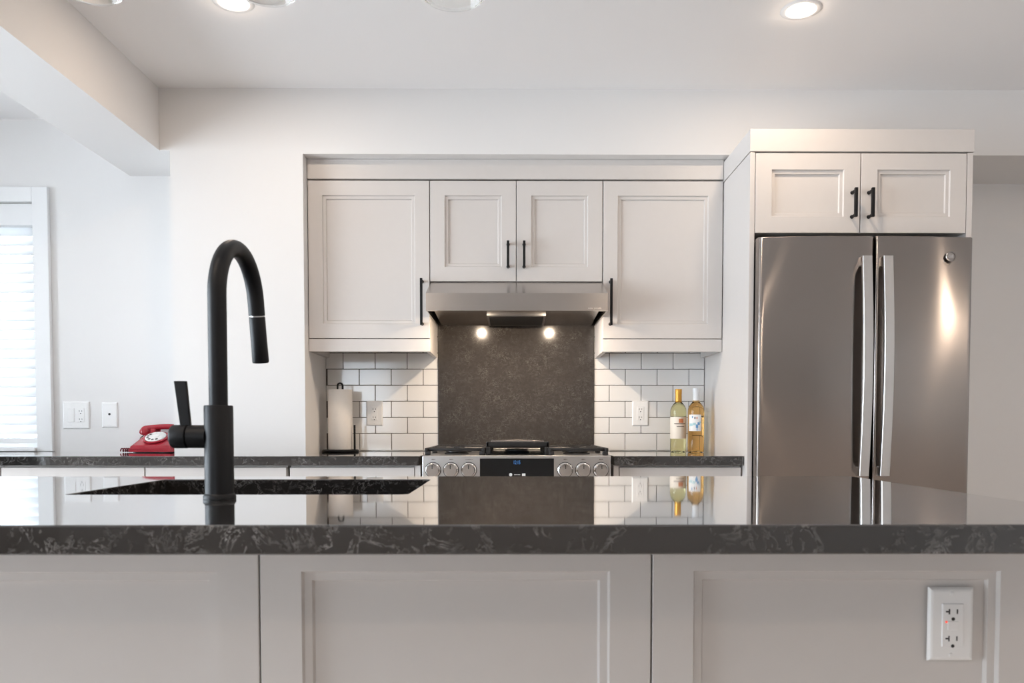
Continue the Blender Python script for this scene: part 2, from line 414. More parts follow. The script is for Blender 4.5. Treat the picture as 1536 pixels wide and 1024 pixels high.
# ------------------------------------------------------------------ range hood
hx0, hx1 = -0.362, 0.397
t = thing('range_hood', (0.0165, 3.88, 1.52), 'stainless steel under-cabinet range hood over the range', 'range hood')
bm = new()
prism_x(bm, [(3.36, 1.519), (3.36, 1.592), (3.558, 1.671), (3.876, 1.671), (3.876, 1.664), (3.56, 1.664), (3.366, 1.586), (3.366, 1.523), (3.378, 1.523), (3.378, 1.519)], hx0, hx1)
for x in (hx0, hx1-0.004):
    prism_x(bm, [(3.361, 1.52), (3.361, 1.59), (3.558, 1.669), (3.876, 1.669), (3.876, 1.52)], x, x+0.004)
mk('canopy', bm, 'steel', t)
bm = new(); prism_x(bm, [(3.38, 1.5475), (3.38, 1.5525), (3.872, 1.527), (3.872, 1.5222)], hx0+0.02, hx1-0.02)
mk('underside_panel', bm, 'steel', t)
def under_z(y): return 1.5465 - 0.0515*(y-3.40)
bm = new(); prism_x(bm, [(3.58, under_z(3.58)-0.009), (3.58, under_z(3.58)), (3.84, under_z(3.84)), (3.84, under_z(3.84)-0.009)], -0.115, 0.148)
f_ = mk('grease_filter', bm, 'satin', t)
bm = new(); prism_x(bm, [(3.595, under_z(3.595)-0.0105), (3.595, under_z(3.595)-0.008), (3.825, under_z(3.825)-0.008), (3.825, under_z(3.825)-0.0105)], -0.105, 0.138)
mk('filter_mesh', bm, 'dark', f_)
for x in (-0.165, 0.195):
    bm = new(); cyl(bm, (x, 3.455, under_z(3.455)-0.004), (x, 3.455, under_z(3.455)), 0.032, 0.032, 28); lp = mk('lamp', bm, 'satin', t)
    bm = new(); cyl(bm, (x, 3.455, under_z(3.455)-0.006), (x, 3.455, under_z(3.455)-0.0035), 0.011, 0.011, 28); mk('lamp_lens', bm, 'hoodlens', lp)
    l = bpy.data.lights.new('hood_lamp_light', 'AREA'); l.shape = 'DISK'; l.size = 0.014; l.energy = HOOD_W; l.color = (1.0, 0.80, 0.60)
    lo = bpy.data.objects.new('hood_lamp_light', l); COL.objects.link(lo); lo.parent = t
    lo.location = Vector((x, 3.46, under_z(3.46)-0.009)) - ORG[t.name]; lo.rotation_euler = (math.radians(-18), 0, 0) if False else (math.radians(18), 0, 0)
bm = new()
for k in range(9):
    x = 0.316 + k*0.0062
    if k == 3: continue
    box(bm, x, x+0.0042, 3.3594, 3.3602, 1.5265, 1.5315)
mk('badge', bm, 'chrome', t)

# ------------------------------------------------------------------ range
rx0, rx1, RF = -0.361, 0.393, 3.195
t = thing('gas_range', (0.016, 3.5, 0), 'stainless steel gas range with six front knobs under the hood', 'range')
bm = new(); box(bm, rx0, rx1, 3.23, 3.86, 0.06, 0.905); mk('body', bm, 'satin', t)
bm = new(); box(bm, rx0, rx1, 3.20, 3.875, 0.905, 0.9195, 0.002); box(bm, rx0+0.02, rx1-0.02, 3.845, 3.874, 0.9195, 0.931, 0.002); mk('cooktop', bm, 'satin', t)
bm = new(); box(bm, rx0, rx1, RF, 3.235, 0.785, 0.9185, 0.003); cp = mk('control_panel', bm, 'satin', t)
bm = new(); box(bm, -0.131, 0.165, RF-0.0015, RF+0.002, 0.80, 0.908); dp = mk('display', bm, 'dglass', t); dp['label'] = 'black glass display with blue clock digits'
text('clock_digits', '12:15', 0.021, (0.0165, RF-0.002, 0.8915), 'clock', dp).scale = (0.62, 1, 1)
bm = new(); cyl(bm, (-0.008, RF-0.002, 0.843), (-0.008, RF-0.0012, 0.843), 0.0065, 0.0065, 20); mk('icon', bm, 'icon', dp)
bm = new(); box(bm, 0.037, 0.051, RF-0.002, RF-0.0012, 0.838, 0.848); mk('icon', bm, 'icon', dp)
bm = new()
for k in range(5): box(bm, 0.006+k*0.0052, 0.0095+k*0.0052, RF-0.002, RF-0.0012, 0.8415, 0.8445)
mk('icon', bm, 'icon', dp)
for i, x in enumerate((-0.318, -0.2465, -0.175, 0.2095, 0.2815, 0.3525)):
    bm = new(); lathe(bm, [(0, 0.0), (0.0295, 0.0), (0.0295, 0.006), (0.026, 0.008), (0.0245, 0.010), (0.0255, 0.036), (0.0235, 0.040), (0, 0.0405)], (x, RF, 0.862), 36, (0, -1, 0))
    k = mk('knob', bm, 'chrome', t, 30)
    bm = new(); lathe(bm, [(0.0295, 0.0005), (0.0318, 0.0005), (0.0318, 0.004), (0.0295, 0.004)], (x, RF, 0.862), 36, (0, -1, 0), True); mk('bezel', bm, 'dark', k, 40)
    bm = new(); box(bm, x-0.0013, x+0.0013, RF-0.0412, RF-0.040, 0.868, 0.883); mk('pointer', bm, 'dark', k)
    bm = new(); w = 0.013 if i == 2 else 0.0055
    for q in ((x-w, x-w+0.004) , (x-w+0.006, x+w-0.002), (x+w, x+w+0.0025)): box(bm, q[0], q[1], RF-0.0006, RF+0.0002, 0.9025, 0.9065 if i != 2 else 0.9045)
    mk('knob_mark', bm, 'ink', cp)
bm = new(); box(bm, rx0+0.004, rx1-0.004, 3.205, 3.23, 0.24, 0.775, 0.004); od = mk('oven_door', bm, 'satin', t)
bm = new(); box(bm, rx0+0.09, rx1-0.09, 3.2035, 3.206, 0.34, 0.64); mk('oven_window', bm, 'dglass', od)
bm = new(); tube(bm, [(rx0+0.05, 3.155, 0.725), (rx1-0.05, 3.155, 0.725)], 0.011); [cyl(bm, (x, 3.155, 0.725), (x, 3.206, 0.725), 0.008) for x in (rx0+0.07, rx1-0.07)]; mk('handle', bm, 'satin', od, 40)
bm = new(); box(bm, rx0+0.004, rx1-0.004, 3.205, 3.23, 0.07, 0.23, 0.004); mk('drawer', bm, 'satin', t)
# burners and cast iron grates
CT = 0.9195
for bx, by, r in ((-0.235, 3.36, 0.045), (-0.235, 3.70, 0.04), (0.268, 3.36, 0.05), (0.268, 3.70, 0.035), (0.017, 3.53, 0.05)):
    bm = new(); lathe(bm, [(0, 0.0), (r*1.15, 0.0), (r*1.1, 0.006), (r*0.9, 0.009), (r, 0.0095), (r, 0.015), (r*0.9, 0.018), (0, 0.0185)], (bx, by, CT), 32); mk('burner', bm, 'iron', t, 40)
def grate(x0, x1):
    y0, y1, zt, zb = 3.225, 3.835, 0.949, 0.936
    bm = new()
    box(bm, x0, x0+0.014, y0, y1, zb-0.004, zt, 0.003); box(bm, x1-0.014, x1, y0, y1, zb-0.004, zt, 0.003)
    box(bm, x0, x1, y0+0.02, y0+0.033, zb, zt, 0.003); box(bm, x0, x1, y1-0.013, y1, zb, zt, 0.003)
    box(bm, x0, x1, 3.523, 3.537, zb, zt, 0.003)
    cx = (x0+x1)/2
    for by in (3.36+0.02, 3.70-0.02):
        for a in range(0, 360, 60):
            c, s = math.cos(math.radians(a)), math.sin(math.radians(a))
            p0 = Vector((cx+0.03*c, by+0.03*s, zt-0.006)); p1 = Vector((cx+0.105*c, by+0.125*s, zt-0.006))
            tube(bm, [p0, p1], 0.0055, 6)
    for x in (x0+0.012, x1-0.012):
        for y in (y0+0.012, 3.53, y1-0.012):
            box(bm, x-0.011, x+0.011, y-0.011, y+0.011, CT+0.0004, zb, 0.002)
    return mk('grate', bm, 'iron', t, 35)
grate(rx0+0.006, -0.112); grate(0.145, rx1-0.006)
bm = new()
box(bm, -0.108, 0.149, 3.27, 3.80, 0.953, 0.957, 0.001)
for q in ((-0.108, 0.149, 3.27, 3.283, 0.950, 0.973), (-0.108, 0.149, 3.787, 3.80, 0.950, 0.975), (-0.108, -0.096, 3.27, 3.80, 0.950, 0.974), (0.137, 0.149, 3.27, 3.80, 0.950, 0.974)): box(bm, *q, 0.003)
g = mk('griddle', bm, 'iron', t)
bm = new(); box(bm, -0.088, 0.129, 3.29, 3.78, 0.957, 0.9775, 0.001); pl = mk('griddle_plate', bm, 'steel', g); pl['label'] = 'steel griddle plate'
for x in (-0.10, 0.14):
    for y in (3.262, 3.53, 3.80):
        bm = new(); box(bm, x-0.009, x+0.009, y-0.009, y+0.009, CT+0.0004, 0.952, 0.002); mk('foot', bm, 'iron', g)

# ------------------------------------------------------------------ base cabinets and back counters
CZ0, CZ1, CF = 0.879, 0.9165, 3.205
def base_cab(x0, x1, y1, label, filler=None):
    t = thing('base_cabinet', ((x0+x1)/2, 3.25, 0), label, 'cabinet', 'base cabinets under the back counter')
    bm = new(); box(bm, x0, x1, 3.252, y1, 0.10, 0.8785); box(bm, x0, x1, 3.31, y1, 0, 0.10); mk('body', bm, 'cab', t)
    dr = door('drawer', t, x0+0.0015, x1-0.0015, 0.715, 0.8705, 3.23, stile=0.04)
    pull_h = new(); box(pull_h, (x0+x1)/2-0.08, (x0+x1)/2+0.08, 3.19, 3.2, 0.787, 0.798, 0.0015)
    for xx in (-0.07, 0.07): cyl(pull_h, ((x0+x1)/2+xx, 3.198, 0.7925), ((x0+x1)/2+xx, 3.235, 0.7925), 0.005, n=12)
    mk('handle', pull_h, 'black', dr)
    door('door', t, x0+0.0015, x1-0.0015, 0.105, 0.711, 3.23)
base_cab(-2.06, -1.483, 3.84, 'pale grey base cabinet below the wall outlets and jack plate')
base_cab(-1.481, -0.912, 3.49, 'pale grey base cabinet below the red telephone')
base_cab(-0.900, -0.396, 3.89, 'pale grey base cabinet below the paper towel roll')
base_cab(-2.64, -2.063, 3.84, 'pale grey base cabinet below the window at the left')
base_cab(0.431, 0.926, 3.89, 'pale grey base cabinet below the two wine bottles')
bm = new(); box(bm, -0.395, -0.373, 3.232, 3.89, 0, 0.8785); tag(mk('filler_strip', bm, 'cab', origin=(-0.385, 3.24, 0)), 'narrow pale filler strip left of the range, under the counter end', 'filler strip', 'filler strips')
bm = new(); box(bm, 0.409, 0.430, 3.232, 3.89, 0, 0.8785); tag(mk('filler_strip', bm, 'cab', origin=(0.42, 3.24, 0)), 'narrow pale filler strip right of the range, under the counter end', 'filler strip', 'filler strips')
bm = new(); slab(bm, [(-3.6, CF), (-0.376, CF), (-0.376, 3.883), (-0.9015, 3.883), (-0.9015, 3.4935), (-1.4755, 3.4935), (-1.4755, 3.8485), (-3.6, 3.8485)], CZ0, CZ1, bev=0.002)
tag(mk('countertop', bm, 'quartz', origin=(-1.5, CF, CZ0)), 'long dark stone counter left of the range, carrying the red telephone', 'countertop', 'back countertops')
bm = new(); slab(bm, [(0.408, CF), (0.9285, CF), (0.9285, 3.883), (0.408, 3.883)], CZ0, CZ1, bev=0.002)
tag(mk('countertop', bm, 'quartz', origin=(0.66, CF, CZ0)), 'short dark stone counter right of the range, carrying two wine bottles', 'countertop', 'back countertops')

# ------------------------------------------------------------------ fridge surround and fridge
FY = 3.17
t = thing('fridge_cabinet', (1.37, 3.5, 0), 'pale grey cabinet surround with two doors above the steel fridge', 'cabinet')
bm = new(); box(bm, 0.9315, 0.951, FY, 3.894, 0, 2.109, 0.001); mk('side_panel', bm, 'cab', t)
bm = new(); box(bm, 1.787, 1.809, FY, 3.894, 0, 2.109, 0.001); mk('side_panel', bm, 'cab', t)
bm = new(); box(bm, 0.952, 1.786, FY+0.021, 3.89, 1.798, 2.107); mk('body', bm, 'cab', t)
bm = new()
slab(bm, [(0.9305, FY-0.002), (1.813, FY-0.002), (1.813, 3.89), (0.9305, 3.89)], 2.1125, 2.199, bev=0.001)
mk('crown_board', bm, 'cab', t)
d = door('door', t, 0.9535, 1.3655, 1.797, 2.1065, FY); pull(d, 1.334, 1.850, 1.962, FY, 0.032, 0.012)
d = door('door', t, 1.3695, 1.7845, 1.797, 2.1065, FY); pull(d, 1.400, 1.850, 1.962, FY, 0.032, 0.012)

t = thing('refrigerator', (1.366, 3.5, 0), 'stainless steel french-door refrigerator under the pale cabinet', 'refrigerator')
fx0, fx1, fs = 0.9525, 1.785, 1.3945
bm = new(); box(bm, fx0+0.012, fx1-0.012, 3.165, 3.85, 0.03, 1.755); [box(bm, x-0.03, x+0.03, 3.2, 3.8, 0.0, 0.03) for x in (fx0+0.1, fx1-0.1)]
mk('body', bm, 'dark', t)
bm = new(); box(bm, fx0+0.004, fx0+0.07, 3.12, 3.20, 1.742, 1.764, 0.003); mk('hinge_cover', bm, 'dark', t)
bm = new(); box(bm, fx1-0.07, fx1-0.004, 3.12, 3.20, 1.742, 1.764, 0.003); mk('hinge_cover', bm, 'dark', t)
def fridge_door(name, x0, x1, z0, z1, sag, bulge_to):
    """gently bowed steel door: front skin curves back towards the outer edges, rounded edges."""
    bm = new(); n = 40; r = 0.012; cols = []
    cx = (fx0 + fx1)/2; hw = (fx1 - fx0)/2
    xs = [x0] + [x0 + r*(1-math.cos(PI/2*k/5)) for k in range(1, 6)] + [x0+r + (x1-x0-2*r)*k/n for k in range(1, n)] + [x1 - r*(1-math.cos(PI/2*k/5)) for k in range(5, 0, -1)] + [x1]
    for x in xs:
        u = (x - cx)/hw
        y = 3.094 + sag*u*u
        e = min(x - x0, x1 - x)
        if e < r: y += r - math.sqrt(max(0, r*r - (r-e)**2))
        cols.append((x, y))
    F = [[bm.verts.new((x, y, z)) for z in (z0, z0+0.004, z1-0.004, z1)] for x, y in cols]
    for col in F:
        for v, s in ((col[0], 1), (col[3], 1)): v.co.y += 0.004
    for A, B in zip(F, F[1:]):
        for k in range(3): bm.faces.new((A[k], B[k], B[k+1], A[k+1]))
    bl_, br_ = 3.158, 3.158
    Bk = [[bm.verts.new((x, 3.158, z)) for z in (z0, z1)] for x, _ in cols]
    for (A, B), (C, D) in zip(zip(F, F[1:]), zip(Bk, Bk[1:])):
        bm.faces.new((A[0], C[0], D[0], B[0])); bm.faces.new((A[3], B[3], D[1], C[1])); bm.faces.new((C[0], C[1], D[1], D[0]))
    for col, b in ((F[0], Bk[0]), (F[-1], Bk[-1])): bm.faces.new((*col, b[1], b[0]))
    return mk(name, bm, 'fridge', t, 50)
dl = fridge_door('door', fx0, fs-0.004, 0.70, 1.768, 0.020, 1)
dr = fridge_door('door', fs+0.004, fx1, 0.70, 1.768, 0.020, -1)
fz = fridge_door('freezer_drawer', fx0, fx1, 0.06, 0.692, 0.020, 0)
def fridge_handle(par, xc):
    bm = new(); z0, z1 = 0.845, 1.685; n = 30; hw = 0.0185
    rows = []
    for k in range(n+1):
        s = k/n; z = z0 + (z1-z0)*s; bow = math.sin(PI*s)
        yo = 3.094 - 0.036 - 0.022*bow; yi = yo + 0.014
        rows.append([bm.verts.new(p) for p in ((xc-hw, yo+0.002, z), (xc-hw+0.002, yo, z), (xc+hw-0.002, yo, z), (xc+hw, yo+0.002, z), (xc+hw, yi, z), (xc-hw, yi, z))])
    for A, B in zip(rows, rows[1:]):
        for k in range(6): j = (k+1) % 6; bm.faces.new((A[k], A[j], B[j], B[k]))
    bm.faces.new(rows[0][::-1]); bm.faces.new(rows[-1])
    for za, zb in ((z0, z0+0.035), (z1-0.035, z1)):
        box(bm, xc-hw, xc+hw, 3.094-0.030, 3.098, za, zb, 0.002)
    h = mk('handle', bm, 'satin', par); h['label'] = 'tall bowed steel bar handle'
fridge_handle(dl, fs-0.044); fridge_handle(dr, fs+0.036)
bm = new(); box(bm, 1.12, 1.65, 3.035, 3.05, 0.63, 0.66, 0.004); [box(bm, x-0.012, x+0.012, 3.045, 3.098, 0.632, 0.658) for x in (1.14, 1.63)]; mk('handle', bm, 'satin', fz)
bm = new(); lathe(bm, [(0, 0.0), (0.0195, 0.0), (0.0195, 0.003), (0.0182, 0.0045), (0.0160, 0.0042), (0.0155, 0.002), (0, 0.002)], (1.689, 3.100, 1.690), 32, (0, -1, 0)); lg = mk('logo', bm, 'fridge', dr, 30)
text('logo_lettering', 'GE', 0.017, (1.689, 3.0975, 1.690), 'chrome', lg)

# ------------------------------------------------------------------ island
IZ0, IZ1 = 0.877, 0.914
SX0, SX1, SY0, SY1 = -0.797, -0.188, 1.420, 1.832
bm = new(); slab(bm, [(-2.0, 0.977), (0.824, 0.977), (0.824, 1.943), (-2.0, 1.943)], IZ0, IZ1, [rrect(SX0, SX1, SY0, SY1, 0.012, 5)], 0.0022)
tag(mk('island_countertop', bm, 'quartz', origin=(-0.5, 1.4, IZ0)), 'polished dark stone island top with black sink in the foreground', 'countertop')
t = thing('kitchen_island', (-0.55, 1.5, 0), 'pale grey panelled island base under the dark stone island top', 'kitchen island')
bm = new(); box(bm, -1.95, 0.798, 1.243, 1.92, 0.09, 0.64); box(bm, -1.95, 0.798, 1.243, 1.40, 0.64, 0.8765); box(bm, -1.95, 0.798, 1.86, 1.92, 0.64, 0.8765); box(bm, -1.95, -0.82, 1.40, 1.86, 0.64, 0.8765); box(bm, -0.165, 0.798, 1.40, 1.86, 0.64, 0.8765)
box(bm, -1.92, 0.77, 1.29, 1.88, 0, 0.09); mk('body', bm, 'cab', t)
for a, b in ((-1.594, -0.9925), (-0.990, -0.3895), (-0.387, 0.2125), (0.215, 0.8155)):
    door('panel', t, a, b, 0.095, 0.876, 1.22, stile=0.0632, th=0.022)
t = thing('sink', ((SX0+SX1)/2, (SY0+SY1)/2, IZ0), 'black undermount sink sunk into the dark island top', 'sink')
bm = new(); o = 0.006
ringo = [[bm.verts.new((x, y, z)) for x, y in rrect(SX0-a, SX1+a, SY0-a, SY1+a, rr, 5)] for a, rr, z in
         ((0.018, 0.03, 0.8765), (0.018, 0.03, 0.868), (o+0.004, 0.02, 0.867), (o+0.003, 0.02, 0.66), (-0.01, 0.03, 0.652), (-0.012, 0.03, 0.656), (o, 0.02, 0.664), (o, 0.02, 0.872), (o, 0.02, 0.8765))]
nr = len(ringo[0])
for A, B in list(zip(ringo, ringo[1:])) + [(ringo[-1], ringo[0])]:
    if A is ringo[4]: continue
    for k in range(nr): j = (k+1) % nr; bm.faces.new((A[k], A[j], B[j], B[k]))
bm.faces.new(ringo[4]); bm.faces.new(ringo[5])
mk('basin', bm, 'sink', t, 40)
bm = new(); lathe(bm, [(0, 0), (0.045, 0), (0.045, 0.003), (0.038, 0.003), (0.036, 0.001), (0, 0.001)], (-0.49, 1.66, 0.656), 32); mk('drain', bm, 'black', t, 40)

# faucet
bx, by = -0.4885, 1.334
t = thing('faucet', (bx, by, IZ1), 'matte black gooseneck pull-down faucet standing in front of the island sink', 'faucet')
bm = new(); lathe(bm, [(0, 0.0), (0.0262, 0.0), (0.0262, 0.005), (0.0245, 0.0075), (0.0235, 0.009), (0, 0.009)], (bx, by, IZ1+0.0003), 40); mk('base_flange', bm, 'black', t, 40)
bm = new(); lathe(bm, [(0, 0.008), (0.0232, 0.008), (0.0232, 0.1535), (0.0222, 0.1555), (0.0155, 0.1558), (0, 0.1558)], (bx, by, IZ1), 48); mk('body', bm, 'black', t, 40)
sw = math.radians(1.3)
def sp(r, z): return (bx + r*math.sin(sw), by + r*math.cos(sw), z)
Rg, zc = 0.0945, 1.3465 - 0.0945
pts = [sp(0, 1.068 + (zc-1.068)*k/6) for k in range(7)]
for k in range(1, 29):
    a = math.radians(168*k/28); pts.append(sp(Rg - Rg*math.cos(a), zc + Rg*math.sin(a)))
e0 = (Rg - Rg*math.cos(math.radians(168)), zc + Rg*math.sin(math.radians(168)))
dv = (math.sin(math.radians(12)), -math.cos(math.radians(12)))
def al(s): return sp(e0[0] + dv[0]*s, e0[1] + dv[1]*s)
for k in range(1, 5): pts.append(al(0.028*k/4))
bm = new(); tube(bm, pts, 0.0150, 28); mk('spout', bm, 'black', t, 40)
bm = new(); tube(bm, [al(0.0275), al(0.0305)], 0.0128, 28); mk('joint_ring', bm, 'satin', t, 40)
bm = new(); tube(bm, [al(0.030), al(0.032), al(0.08), al(0.115), al(0.117)], [0.0140, 0.0148, 0.0150, 0.0155, 0.0145], 28); mk('spray_head', bm, 'black', t, 40)
hz = 1.018
bm = new(); lathe(bm, [(0, 0.018), (0.0192, 0.018), (0.0192, 0.0485), (0.0175, 0.0495), (0, 0.0495)], (bx, by, hz), 36, (-1, 0, 0)); hb = mk('handle_hub', bm, 'black', t, 40)
bm = new(); lathe(bm, [(0, 0.0505), (0.0178, 0.0505), (0.0196, 0.052), (0.0196, 0.074), (0.0172, 0.0775), (0, 0.0778)], (bx, by, hz), 36, (-1, 0, 0)); hk = mk('handle_knob', bm, 'black', t, 40)
bm = new()
q = [(-0.5515, 1.034), (-0.534, 1.034), (-0.5405, 1.110), (-0.5610, 1.110)]
A = [bm.verts.new((x, by-0.0035, z)) for x, z in q]; B = [bm.verts.new((x, by+0.0035, z)) for x, z in q]
bm.faces.new(A); bm.faces.new(B[::-1])
for k in range(4): j = (k+1) % 4; bm.faces.new((A[k], B[k], B[j], A[j]))
bmesh.ops.bevel(bm, geom=bm.edges[:], offset=0.0012, segments=2, profile=0.5, affect='EDGES')
mk('lever', bm, 'black', hk)

# ------------------------------------------------------------------ outlets and wall plates (all face the camera side)
def plate(t, cx, cz, yf, w, h, th=0.006):
    bm = new(); e = 0.006
    R = [[bm.verts.new((cx+sx*(w/2-i), y, cz+sz*(h/2-i))) for sx, sz in ((-1,-1),(1,-1),(1,1),(-1,1))] for i, y in ((0, yf), (0, yf-th*0.35), (e*0.5, yf-th*0.85), (e, yf-th))]
    for A, B in zip(R, R[1:]):
        for k in range(4): j = (k+1) % 4; bm.faces.new((A[k], A[j], B[j], B[k]))
    bm.faces.new(R[-1]); bm.faces.new(R[0][::-1])
    return mk('cover_plate', bm, 'plastic', t)
def screw(t, x, y, z):
    bm = new(); lathe(bm, [(0, 0), (0.0034, 0), (0.0030, 0.0011), (0, 0.0014)], (x, y, z), 16, (0, -1, 0)); mk('screw', bm, 'plastic', t, 40)
def receptacle(t, cx, cz, y, tee=False):
    bm = new(); box(bm, cx-0.0165, cx+0.0165, y-0.0022, y+0.001, cz-0.0335, cz+0.0335, 0.001); r = mk('receptacle', bm, 'plastic', t)
    yy = y-0.0022
    for s in (0.0195, -0.0195) if not tee else (0.0215, -0.0205):
        z = cz + s
        bm = new(); box(bm, cx-0.0072, cx-0.0050, yy-0.0003, yy+0.0002, z-0.0042, z+0.0042)
        if tee: box(bm, cx-0.0115, cx-0.0068, yy-0.0003, yy+0.0002, z-0.0012, z+0.0012)
        mk('slot', bm, 'slot', r)
        bm = new(); box(bm, cx+0.0052, cx+0.0072, yy-0.0003, yy+0.0002, z-0.0036, z+0.0036); mk('slot', bm, 'slot', r)
        bm = new(); cyl(bm, (cx, yy-0.0003, z-0.0115), (cx, yy+0.0002, z-0.0115), 0.0027, n=16); mk('slot', bm, 'slot', r)
    return r
for cx, lab in ((-0.6685, 'white duplex outlet on the tiles beside the paper towel roll'), (0.6195, 'white duplex outlet on the tiles beside the wine bottles')):
    t = thing('wall_outlet', (cx, 3.884, 1.10), lab, 'outlet', 'outlets on the tiles')
    plate(t, cx, 1.10, 3.8838, 0.079, 0.121); receptacle(t, cx, 1.10, 3.8785)
    for s in (0.0485, -0.0485): screw(t, cx, 3.878, 1.10+s)
cx, cz = 0.6795, 0.7285
t = thing('wall_outlet', (cx, 1.23, cz), 'white safety outlet with red light on the island front panel', 'outlet')
plate(t, cx, cz, 1.2298, 0.070, 0.1145, 0.0065); r = receptacle(t, cx+0.001, cz-0.001, 1.2233, True)
for s in (0.0480, -0.0480): screw(t, cx, 1.2233, cz+s)
bm = new(); box(bm, cx-0.0075, cx+0.0085, 1.2198, 1.2214, cz-0.0085, cz+0.0055, 0.0005); mk('test_button', bm, 'plastic', r)
bm = new(); cyl(bm, (cx-0.0095, 1.2207, cz+0.0045), (cx-0.0095, 1.2215, cz+0.0045), 0.0018, n=14); mk('indicator_light', bm, 'led', r)
cx, cz = -2.088, 1.090
t = thing('switch_plate', (cx, 3.85, cz), 'wide white wall plate with rocker switch and outlet beside the window', 'switch')
plate(t, cx, cz, 3.8498, 0.127, 0.130); receptacle(t, cx+0.0235, cz, 3.8443)
bm = new(); box(bm, cx-0.040, cx-0.007, 3.8415, 3.845, cz-0.0335, cz+0.0335, 0.0015); mk('rocker', bm, 'plastic', t)
for sx in (-0.0235, 0.0235):
    for s in (0.0485, -0.0485): screw(t, cx+sx, 3.844, cz+s)
cx, cz = -1.928, 1.091
t = thing('wall_plate', (cx, 3.85, cz), 'narrow white wall plate with one black jack hole left of the telephone', 'wall plate')
p_ = plate(t, cx, cz, 3.8498, 0.075, 0.120)
bm = new(); lathe(bm, [(0, 0), (0.0055, 0), (0.0055, 0.0012), (0.0035, 0.0015), (0, 0.0015)], (cx, 3.8438, cz+0.004), 18, (0, -1, 0)); mk('jack', bm, 'slot', t)
for s in (0.0485, -0.0485): screw(t, cx, 3.844, cz+s)

# ------------------------------------------------------------------ red rotary telephone
px, py, pz = -1.637, 3.735, CZ1 + 0.0006
t = thing('telephone', (px, py, pz), 'glossy red rotary telephone on the left dark stone counter', 'telephone')
t.rotation_euler = (0, 0, math.radians(-2))
def P(y, z): return (px, py+y, pz+z)
bm = new()
# sections from front to back: (y, half width at base, half width at top, height)
secs = [(-0.108, 0.094, 0.088, 0.020), (-0.104, 0.099, 0.087, 0.034), (-0.06, 0.101, 0.078, 0.057), (-0.015, 0.102, 0.070, 0.079), (0.012, 0.102, 0.064, 0.090), (0.03, 0.102, 0.060, 0.083), (0.085, 0.100, 0.060, 0.083), (0.098, 0.096, 0.062, 0.060), (0.104, 0.09, 0.07, 0.02)]
rows = []
for y, wb, wt, h in secs:
    prof = [(-wb, 0.004), (-wb+0.002, 0.016), (-(wb*0.45+wt*0.55), h*0.62), (-wt-0.004, h-0.006), (-wt+0.006, h), (wt-0.006, h), (wt+0.004, h-0.006), (wb*0.45+wt*0.55, h*0.62), (wb-0.002, 0.016), (wb, 0.004)]
    rows.append([bm.verts.new((px+x, py+y, pz+min(z, h))) for x, z in prof])
for A, B in zip(rows, rows[1:]):
    for k in range(10): j = (k+1) % 10; bm.faces.new((A[k], A[j], B[j], B[k]))
bm.faces.new(rows[0]); bm.faces.new(rows[-1][::-1])
bmesh.ops.recalc_face_normals(bm, faces=bm.faces[:])
mk('body', bm, 'red', t, 32)
bm = new(); slab(bm, rrect(px-0.090, px+0.090, py-0.099, py+0.092, 0.02), pz, pz+0.0055); mk('base_plate', bm, 'dark', t)
# dial on the front slope
dc = Vector(P(-0.048, 0.0665)); dn = Vector((0, -0.44, 0.90)).normalized()
bm = new(); lathe(bm, [(0, 0), (0.056, 0), (0.056, 0.004), (0.051, 0.0065), (0.048, 0.004), (0, 0.004)], dc, 44, dn); mk('dial_ring', bm, 'red', t, 40)
bm = new(); lathe(bm, [(0, 0.004), (0.046, 0.004), (0.046, 0.008), (0.044, 0.0095), (0, 0.0095)], dc, 44, dn); dw = mk('dial', bm, 'dial', t, 40); dw['label'] = 'white finger wheel'
a1 = dn.orthogonal().normalized(); b1 = dn.cross(a1)
ex = Vector((1, 0, 0)); ey = dn.cross(ex)
for k in range(10):
    a = math.radians(60 + k*30); c = dc + dn*0.0092 + 0.034*(ex*math.cos(a) + ey*math.sin(a))
    bm = new(); lathe(bm, [(0, 0.0), (0.0062, 0.0), (0.0062, 0.0007), (0, 0.0007)], c, 16, dn); mk('finger_hole', bm, 'slot' if 3 <= k <= 8 else 'dial', dw)
bm = new(); lathe(bm, [(0, 0), (0.017, 0), (0.016, 0.0018), (0, 0.002)], dc + dn*0.0095, 28, dn); mk('dial_centre', bm, 'dial', dw, 40)
# cradle posts and handset
for s in (-1, 1):
    bm = new(); box(bm, px+s*0.052-0.012, px+s*0.052+0.012, py+0.028, py+0.042, pz+0.075, pz+0.108, 0.004); box(bm, px+s*0.052-0.012, px+s*0.052+0.012, py+0.074, py+0.088, pz+0.075, pz+0.108, 0.004); mk('cradle_post', bm, 'red', t)
hpts = []; rr = []
for k in range(25):
    u = -1 + 2*k/24; hpts.append(Vector(P(0.058, 0.118 - 0.010*u*u)) + Vector((0.098*u, 0, 0))); rr.append(0.0125 + 0.003*abs(u)**3)
bm = new(); tube(bm, hpts, rr, 18)
for s in (-1, 1):
    lathe(bm, [(0, -0.030), (0.021, -0.030), (0.026, -0.024), (0.026, -0.012), (0.018, 0.006), (0.010, 0.012), (0, 0.012)], Vector(P(0.058, 0.108)) + Vector((s*0.098, 0, 0)), 28, (-s*0.25, 0, 1))
mk('handset', bm, 'red', t, 45)
bm = new(); cp_ = []
for k in range(160):
    u = k/159; a = k*2*PI/24
    cp_.append(Vector((px-0.105-0.055*u, py-0.055+0.012*math.sin(3*u), pz+0.0105)) + 0.0072*Vector((0.0, math.cos(a), math.sin(a))))
tube(bm, cp_, 0.0029, 8); mk('coiled_cord', bm, 'redcord', t, 60)
